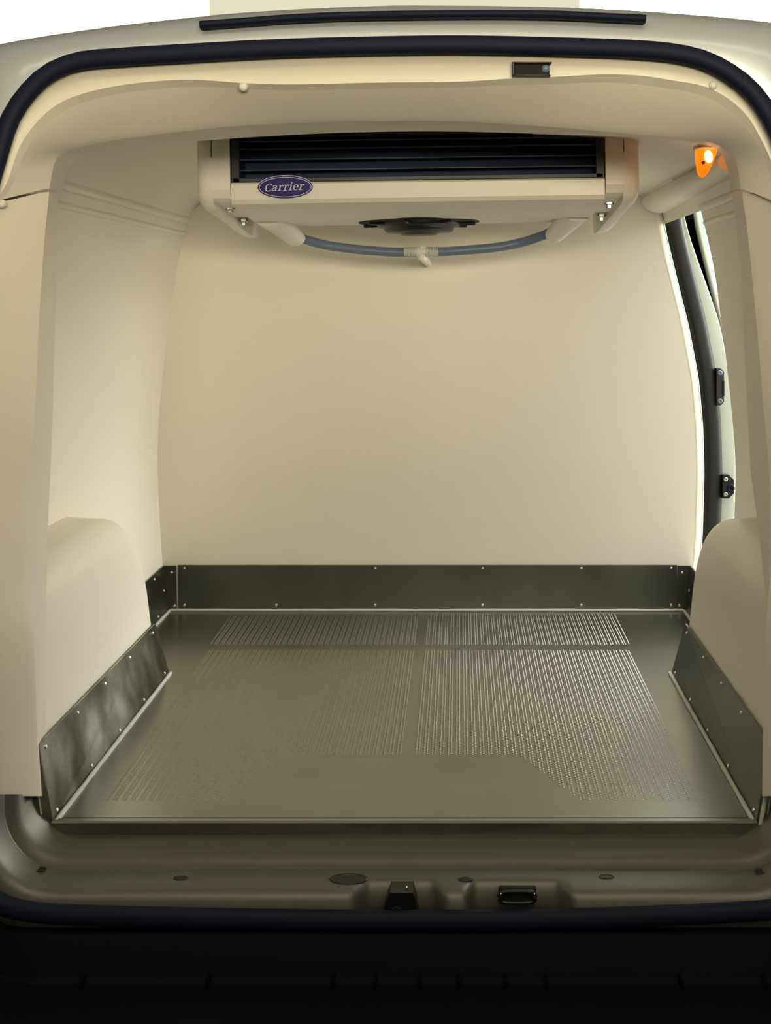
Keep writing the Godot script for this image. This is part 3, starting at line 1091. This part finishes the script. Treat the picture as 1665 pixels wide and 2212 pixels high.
func drain_hose() -> void:
	var t := thing("drain_hose", W(0.0, 1.06, 3.1), "grey ribbed drain hose looping below the evaporator with a white tee", "hose")
	var o: Vector3 = t.position
	for sx in [-1.0, 1.0]:
		var pl := pts2([-0.380, 1.108, -0.330, 1.089, -0.270, 1.072, -0.190, 1.060, -0.110, 1.053, -0.050, 1.051, -0.018, 1.051]) if sx < 0 else pts2([0.375, 1.120, 0.325, 1.097, 0.270, 1.079, 0.200, 1.065, 0.115, 1.057, 0.055, 1.053, 0.010, 1.053])
		var q := along(pl, 181)
		var path := PackedVector3Array()
		var sw := PackedFloat32Array()
		for i in 181:
			path.append(W(q[i].x, q[i].y, 3.06 + 0.06 * clampf(i / 60.0, 0, 1)) - o)
			sw.append(1.0 if i % 2 == 0 else 0.90)
		var s := begin()
		tube(s, path, 0.0130, 0.0130, 12, false, sw)
		put("hose", s, M.hose, t)
		s = begin()
		var cp := PackedVector3Array()
		var cs := PackedFloat32Array()
		for i in 11:
			cp.append(W(-0.006 + sx * lerpf(0.012, 0.046, i / 10.0), 1.0518, 3.12) - o)
			cs.append(1.0 if i % 2 == 0 else 0.88)
		tube(s, cp, 0.0142, 0.0142, 14, false, cs)
		put("clear_collar", s, M.seal, t)
	var s := begin()
	tube(s, PackedVector3Array([W(-0.022, 1.052, 3.12) - o, W(0.012, 1.052, 3.12) - o]), 0.0132, 0.0132, 14)
	tube(s, PackedVector3Array([W(-0.005, 1.066, 3.12) - o, W(-0.005, 1.030, 3.12) - o]), 0.0115, 0.0115, 14, false, PackedFloat32Array(), Vector3(0, 0, 1))
	tube(s, PackedVector3Array([W(-0.005, 1.040, 3.12) - o, W(0.004, 1.030, 3.44) - o]), 0.011, 0.011, 12)
	put("tee_connector", s, M.plastic, t)


func marker_lamp() -> void:
	var t := thing("marker_lamp", W(0.60, 1.228, 2.36), "small glowing amber lamp under the header at the right corner", "lamp")
	var at := Vector3(0, 0, 0)
	var lens := mat(Color(1.0, 0.55, 0.12), 0.25)
	lens.emission_enabled = true
	lens.emission = Color(1.0, 0.66, 0.10)
	lens.emission_energy_multiplier = 0.85
	lens.backlight_enabled = true
	lens.backlight = Color(1.0, 0.5, 0.1)
	# wedge shaped lens: broad at the ceiling, narrowing downwards
	var s := begin()
	var rows := []
	for k in 9:
		var u := k / 8.0
		var ring := PackedVector3Array()
		var hw := lerpf(0.0215, 0.0075, pow(u, 1.6))
		var cx := lerpf(0.0, -0.0085, u)
		var hz := lerpf(0.016, 0.007, u)
		if k == 8:
			hw *= 0.6
			hz *= 0.6
		for j in 20:
			var w := TAU * j / 20
			var e := Vector2(signf(cos(w)) * pow(absf(cos(w)), 0.6), signf(sin(w)) * pow(absf(sin(w)), 0.6))
			ring.append(at + Vector3(cx + e.x * hw, 0.002 - 0.056 * u, e.y * hz))
		rows.append(ring)
	sheet(s, rows, true, false, 1)
	fan(s, rows[0])
	fan(s, rows[8])
	put("lens", s, lens, t)
	var glow := mat(Color(1, 0.95, 0.8), 0.4)
	glow.emission_enabled = true
	glow.emission = Color(1.0, 0.93, 0.62)
	glow.emission_energy_multiplier = 3.0
	s = begin()
	var prof := PackedVector2Array()
	for k in 8:
		var a := PI * k / 7.0
		prof.append(Vector2(maxf(sin(a), 0.05) * 0.0085, -cos(a) * 0.0135))
	lathe(s, at + Vector3(0.0015, -0.014, 0.013), prof, 14, Basis(Vector3.BACK, 0.2))
	put("bulb", s, glow, t)
	s = begin()
	lathe(s, at + Vector3(-0.0085, -0.026, 0.0135), pts2([0.0035, -0.004, 0.0035, 0.001, 0.002, 0.002]), 10, Basis(Vector3.RIGHT, PI / 2))
	put("screw", s, mat(Color(0.35, 0.13, 0.07), 0.5), t)
	s = begin()
	box(s, at + Vector3(0.001, 0.006, 0), Vector3(0.050, 0.010, 0.040), 0.003)
	put("base", s, M.plastic, t)
	var l := OmniLight3D.new()
	l.name = "light"
	l.light_color = Color(1.0, 0.55, 0.18)
	l.light_energy = 0.002
	l.light_size = 0.008
	l.omni_range = 6.0
	l.omni_attenuation = 2.0
	l.shadow_enabled = true
	l.position = at + Vector3(0.0015, -0.014, 0.013)
	t.add_child(l)


func side_door_seal() -> void:
	var s := begin()
	var path := PackedVector3Array()
	for i in 61:
		var h := lerpf(1.222, -0.01, i / 60.0)
		path.append(W(smooth_x(right_back, h) + 0.0285, h, 3.462))
	tube(s, path, 0.014, 0.027, 14, false, PackedFloat32Array(), Vector3(1, 0, 0))
	tag(put("side_door_seal", s, M.seal_rubber), "black rubber seal curving down the front edge of the side door opening", "seal")
	# two striker blocks on the jamb
	var a := thing("door_guide", W(0.872, 0.664, 3.452), "slim black guide block with two bolts on the side door jamb, upper one", "door hardware")
	s = begin()
	tall_block(s, 0.011, 0.055, 0.012)
	put("block", s, M.black, a)
	s = begin()
	box(s, Vector3(0.008, -0.004, 0.008), Vector3(0.010, 0.048, 0.010), 0.002)
	put("slot", s, M.void, a)
	for y in [0.042, -0.042]:
		s = begin()
		lathe(s, Vector3(-0.001, y, 0.012), pts2([0.0075, 0, 0.0075, 0.002, 0.0055, 0.0035, 0.003, 0.0035, 0.002, 0.002]), 14, Basis(Vector3.RIGHT, PI / 2))
		put("bolt", s, M.hose, a)
	var b := thing("door_buffer", W(0.896, 0.367, 3.452), "broad black buffer block with two screws on the side door jamb, lower one", "door hardware")
	s = begin()
	tall_block(s, 0.0165, 0.0345, 0.012)
	put("block", s, M.black, b)
	s = begin()
	lathe(s, Vector3(0.007, -0.004, 0.012), pts2([0.012, 0, 0.012, 0.004, 0.010, 0.006, 0.007, 0.006, 0.006, 0.002]), 18, Basis(Vector3.RIGHT, PI / 2))
	put("cup", s, M.rubber, b)
	for y in [0.022, -0.022]:
		s = begin()
		lathe(s, Vector3(-0.008, y, 0.012), pts2([0.0065, 0, 0.0065, 0.002, 0.005, 0.003, 0.003, 0.003, 0.002, 0.0015]), 14, Basis(Vector3.RIGHT, PI / 2))
		put("screw", s, M.chrome, b)


func tall_block(s: SurfaceTool, hw: float, hh: float, depth: float) -> void:
	var c := hw * 0.9
	var poly := PackedVector2Array([Vector2(-hw, -hh), Vector2(hw - c, -hh), Vector2(hw, -hh + c), Vector2(hw, hh - c), Vector2(hw - c, hh), Vector2(-hw, hh)])
	prism(s, poly, func(u, v, t): return Vector3(u, v, t), -0.012, depth)


func small_things() -> void:
	# latch slot in the header
	var t := thing("header_latch_slot", W(0.2165, 1.3085, 1.937), "black rectangular latch slot in the cream header under the weatherstrip", "latch")
	var s := begin()
	box(s, Vector3(0, 0, 0), Vector3(0.061, 0.020, 0.012), 0.002)
	put("recess", s, M.void, t)
	s = begin()
	box(s, Vector3(-0.030, 0.001, 0.003), Vector3(0.004, 0.022, 0.012), 0.001)
	box(s, Vector3(0.002, 0.0105, 0.003), Vector3(0.064, 0.003, 0.012), 0.001)
	box(s, Vector3(0.0, -0.0105, 0.003), Vector3(0.064, 0.003, 0.012), 0.001)
	put("rim", s, M.black, t)
	s = begin()
	box(s, Vector3(0.024, 0.001, 0.004), Vector3(0.012, 0.012, 0.010), 0.003)
	put("catch", s, M.hose, t)
	# screw caps
	for q in [[-0.266, 1.281, 1.945, "white screw cap on the header crease above the evaporator badge"], [0.522, 1.2835, 1.945, "white screw cap on the header crease above the amber lamp"], [-0.672, 1.085, 1.945, "white screw cap at the top of the left pillar lining"]]:
		s = begin()
		lathe(s, W(q[0], q[1], q[2]), pts2([0.0075, -0.004, 0.0075, 0.004, 0.006, 0.0065, 0.003, 0.0075]), 16, Basis(Vector3.RIGHT, PI / 2))
		tag(put("screw_cap", s, M.plastic), q[3], "screw cap", "screw caps on the door surround")
	# lower latch in the middle of the sill
	t = thing("door_latch", W(0.0, -0.094, 1.912), "black door latch block in the middle of the sill", "latch")
	s = begin()
	var poly := pts2([-0.031, 0.0, 0.031, 0.0, 0.024, 0.034, 0.020, 0.044, -0.017, 0.044, -0.022, 0.034])
	prism(s, poly, func(u, v, d): return Vector3(u, v + 0.003, d), -0.02, 0.018)
	put("housing", s, M.black, t)
	s = begin()
	lathe(s, Vector3(-0.006, 0.016, 0.018), pts2([0.009, 0, 0.009, 0.002, 0.007, 0.003, 0.005, 0.001]), 16, Basis(Vector3.RIGHT, PI / 2))
	put("keyhole", s, M.void, t)
	s = begin()
	box(s, Vector3(0.010, 0.046, 0.010), Vector3(0.004, 0.016, 0.005), 0.001)
	put("pin", s, M.chrome, t)
	# striker loop
	t = thing("striker_loop", W(0.192, -0.058, 1.908), "dark metal striker loop recessed in the sill beside the latch", "striker")
	s = begin()
	box(s, Vector3(0, 0.0, -0.004), Vector3(0.062, 0.026, 0.012), 0.003)
	put("recess", s, M.void, t)
	s = begin()
	var path := PackedVector3Array()
	for k in 40:
		var w := TAU * k / 40
		path.append(Vector3(signf(cos(w)) * pow(absf(cos(w)), 0.45) * 0.0285, signf(sin(w)) * pow(absf(sin(w)), 0.55) * 0.0095, 0.006))
	tube(s, path, 0.0035, 0.0035, 10, true, PackedFloat32Array(), Vector3(0, 0, 1))
	put("loop", s, M.black, t)
	for sx in [-1.0, 1.0]:
		s = begin()
		box(s, Vector3(sx * 0.0275, 0.003, 0.010), Vector3(0.003, 0.011, 0.003), 0.001)
		put("shank", s, M.chrome, t)
